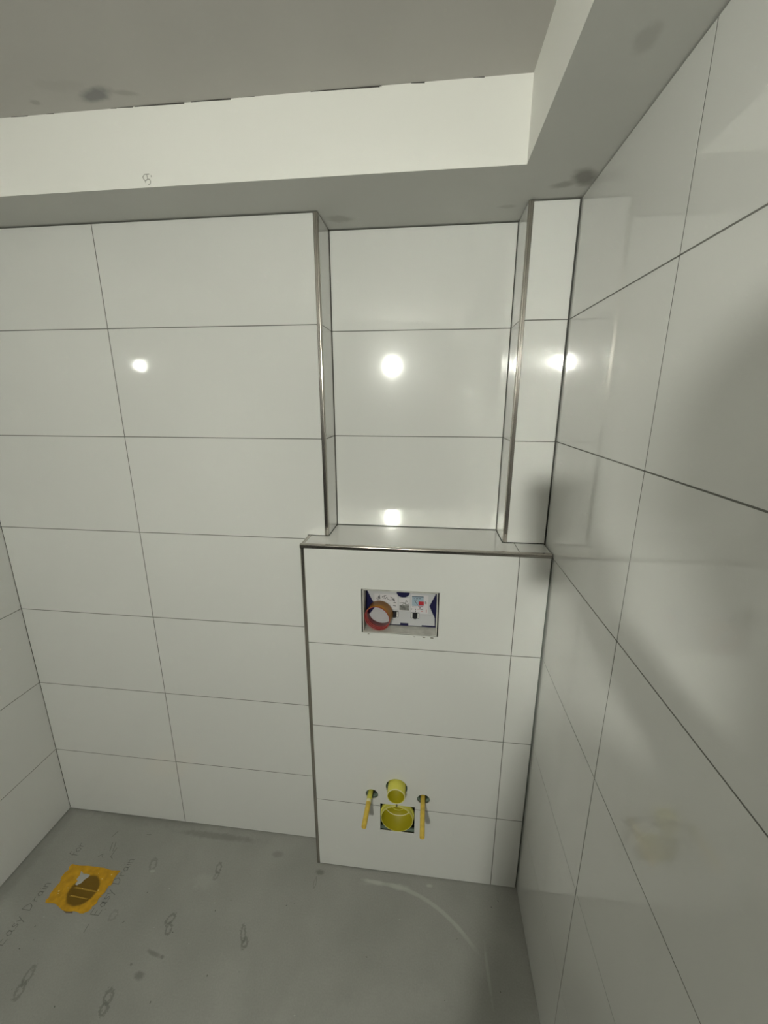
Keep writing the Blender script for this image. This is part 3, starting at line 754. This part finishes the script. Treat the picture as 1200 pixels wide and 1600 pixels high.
P = {  # joint: (position, radius)
 'pelvis': ((.905, -1.460, .95), (.15, .11)), 'waist': ((.905, -1.455, 1.10), (.135, .10)), 'chest': ((.900, -1.450, 1.30), (.17, .115)),
 'upper': ((.900, -1.450, 1.44), (.13, .09)), 'neck': ((.885, -1.445, 1.53), (.056, .056)), 'throat': ((.872, -1.440, 1.60), (.052, .054)),
 'skull': ((.868, -1.430, 1.705), (.074, .092)), 'crown': ((.868, -1.435, 1.770), (.062, .078)),
 'shL': ((.765, -1.445, 1.450), (.066, .066)), 'elL': ((.715, -1.470, 1.13), (.043, .043)), 'wrL': ((.700, -1.400, .885), (.029, .029)), 'pL': ((.703, -1.385, .82), (.036, .020)),
 'shR': ((1.040, -1.430, 1.435), (.055, .055)), 'elR': ((1.030, -1.215, 1.270), (.040, .040)), 'wrR': ((.890, -1.118, 1.455), (.031, .031)), 'pR': ((.858, -1.098, 1.497), (.036, .022)),
 'hipL': ((.815, -1.460, .87), (.088, .088)), 'knL': ((.805, -1.440, .49), (.058, .058)), 'anL': ((.800, -1.470, .095), (.042, .042)), 'toeL': ((.785, -1.335, .040), (.040, .034)),
 'hipR': ((.995, -1.460, .87), (.088, .088)), 'knR': ((1.005, -1.440, .49), (.058, .058)), 'anR': ((1.010, -1.470, .095), (.042, .042)), 'toeR': ((1.025, -1.335, .040), (.040, .034)),
}
E_ = [('pelvis', 'waist'), ('waist', 'chest'), ('chest', 'upper'), ('upper', 'neck'), ('neck', 'throat'), ('throat', 'skull'), ('skull', 'crown'),
      ('upper', 'shL'), ('shL', 'elL'), ('elL', 'wrL'), ('wrL', 'pL'), ('upper', 'shR'), ('shR', 'elR'), ('elR', 'wrR'), ('wrR', 'pR'),
      ('pelvis', 'hipL'), ('hipL', 'knL'), ('knL', 'anL'), ('anL', 'toeL'), ('pelvis', 'hipR'), ('hipR', 'knR'), ('knR', 'anR'), ('anR', 'toeR')]
ks = list(P)
V = [P[k][0] for k in ks]; Rr = [P[k][1] for k in ks]; Ed = [(ks.index(a), ks.index(b)) for a, b in E_]
def addchain(base, pts, radii):
    i0 = ks.index(base)
    for p_, r_ in zip(pts, radii):
        V.append(p_); Rr.append((r_, r_)); Ed.append((i0, len(V) - 1)); i0 = len(V) - 1
def fm(c):
    if c.z > 1.53 and c.x < 1.0 and c.y < -1.25: return 0
    if c.z < .10: return 3
    if c.z < 1.00 and not (c.x < .745 and c.z > .70): return 2
    if (Vector(c) - Vector(P['pR'][0])).length < .085 or (c.x < .745 and c.z < .90): return 0
    return 1
body = skin_fig('body', V, Ed, Rr, 0, person, [SKINM, SHIRT, TROUS, SHOE], 2, fm)
# fingers: right hand closed round the lower half of the phone, left hand hanging
def finger(pts, r):
    skin_fig('finger', pts, [(i, i + 1) for i in range(len(pts) - 1)], [r * (1 - .12 * i) for i in range(len(pts))], 0, person, [SKINM], 1)
def cl(x, y, z):   # point on the phone to world
    return tuple(Rc @ Vector((x, y, z)) + PHONE_AT)
for i, yy in enumerate([-.052, -.070, -.088, -.105]):
    e = [0, .004, .002, -.004][i]
    finger([cl(.050, yy - .02, .030), cl(.062, yy - .006, .012), cl(.045, yy, -.006), cl(.018 - e, yy + .004, -.007), cl(-.004 - e, yy + .006, -.007)], .0088)
finger([cl(.050, -.10, .036), cl(.030, -.095, .030), cl(.002, -.085, .026), cl(-.022, -.078, .021)], .0100)
for i, xx in enumerate([-.022, -.008, .007, .020]):
    L_ = [.060, .072, .068, .052][i]
    finger([(.703 + .002 * i, -1.385 + xx, .81), (.702, -1.382 + xx, .81 - L_ * .4), (.707, -1.380 + xx, .81 - L_ * .75), (.715, -1.379 + xx, .81 - L_)], .0085)
finger([(.706, -1.365, .845), (.716, -1.343, .825), (.720, -1.335, .795)], .0098)
# face and hair
hc = Vector((.868, -1.430, 1.705)) - PO
def blob(name, c, r, m, parent=person, cut=None):
    bm = bmesh.new(); bmesh.ops.create_uvsphere(bm, u_segments=24, v_segments=16, radius=1)
    for v in bm.verts: v.co = Vector((c[0] + v.co.x * r[0], c[1] + v.co.y * r[1], c[2] + v.co.z * r[2]))
    if cut: bmesh.ops.delete(bm, geom=[v for v in bm.verts if cut(v.co)], context='VERTS')
    return obj(name, bm, m, parent, True)
blob('hair', hc + Vector((0, -.012, .022)), (.084, .104, .098), mat('brown_hair', (.07, .045, .03), rough=.8, bump=.6), cut=lambda c: c.y > hc.y + .045 and c.z < hc.z + .055 or c.z < hc.z - .05)
blob('nose', hc + Vector((0, .098, -.012)), (.014, .020, .024), SKINM)
blob('chin', hc + Vector((0, .045, -.075)), (.048, .048, .034), SKINM)
for s in (-1, 1):
    blob('eye', hc + Vector((s * .031, .080, .010)), (.013, .012, .011), WHITEP)
    blob('pupil', hc + Vector((s * .031, .090, .010)), (.006, .004, .006), BLACK)
    blob('ear', hc + Vector((s * .080, -.005, -.005)), (.010, .020, .032), SKINM)
blob('mouth', hc + Vector((0, .084, -.055)), (.024, .008, .006), mat('lips', (.42, .16, .14), rough=.5))
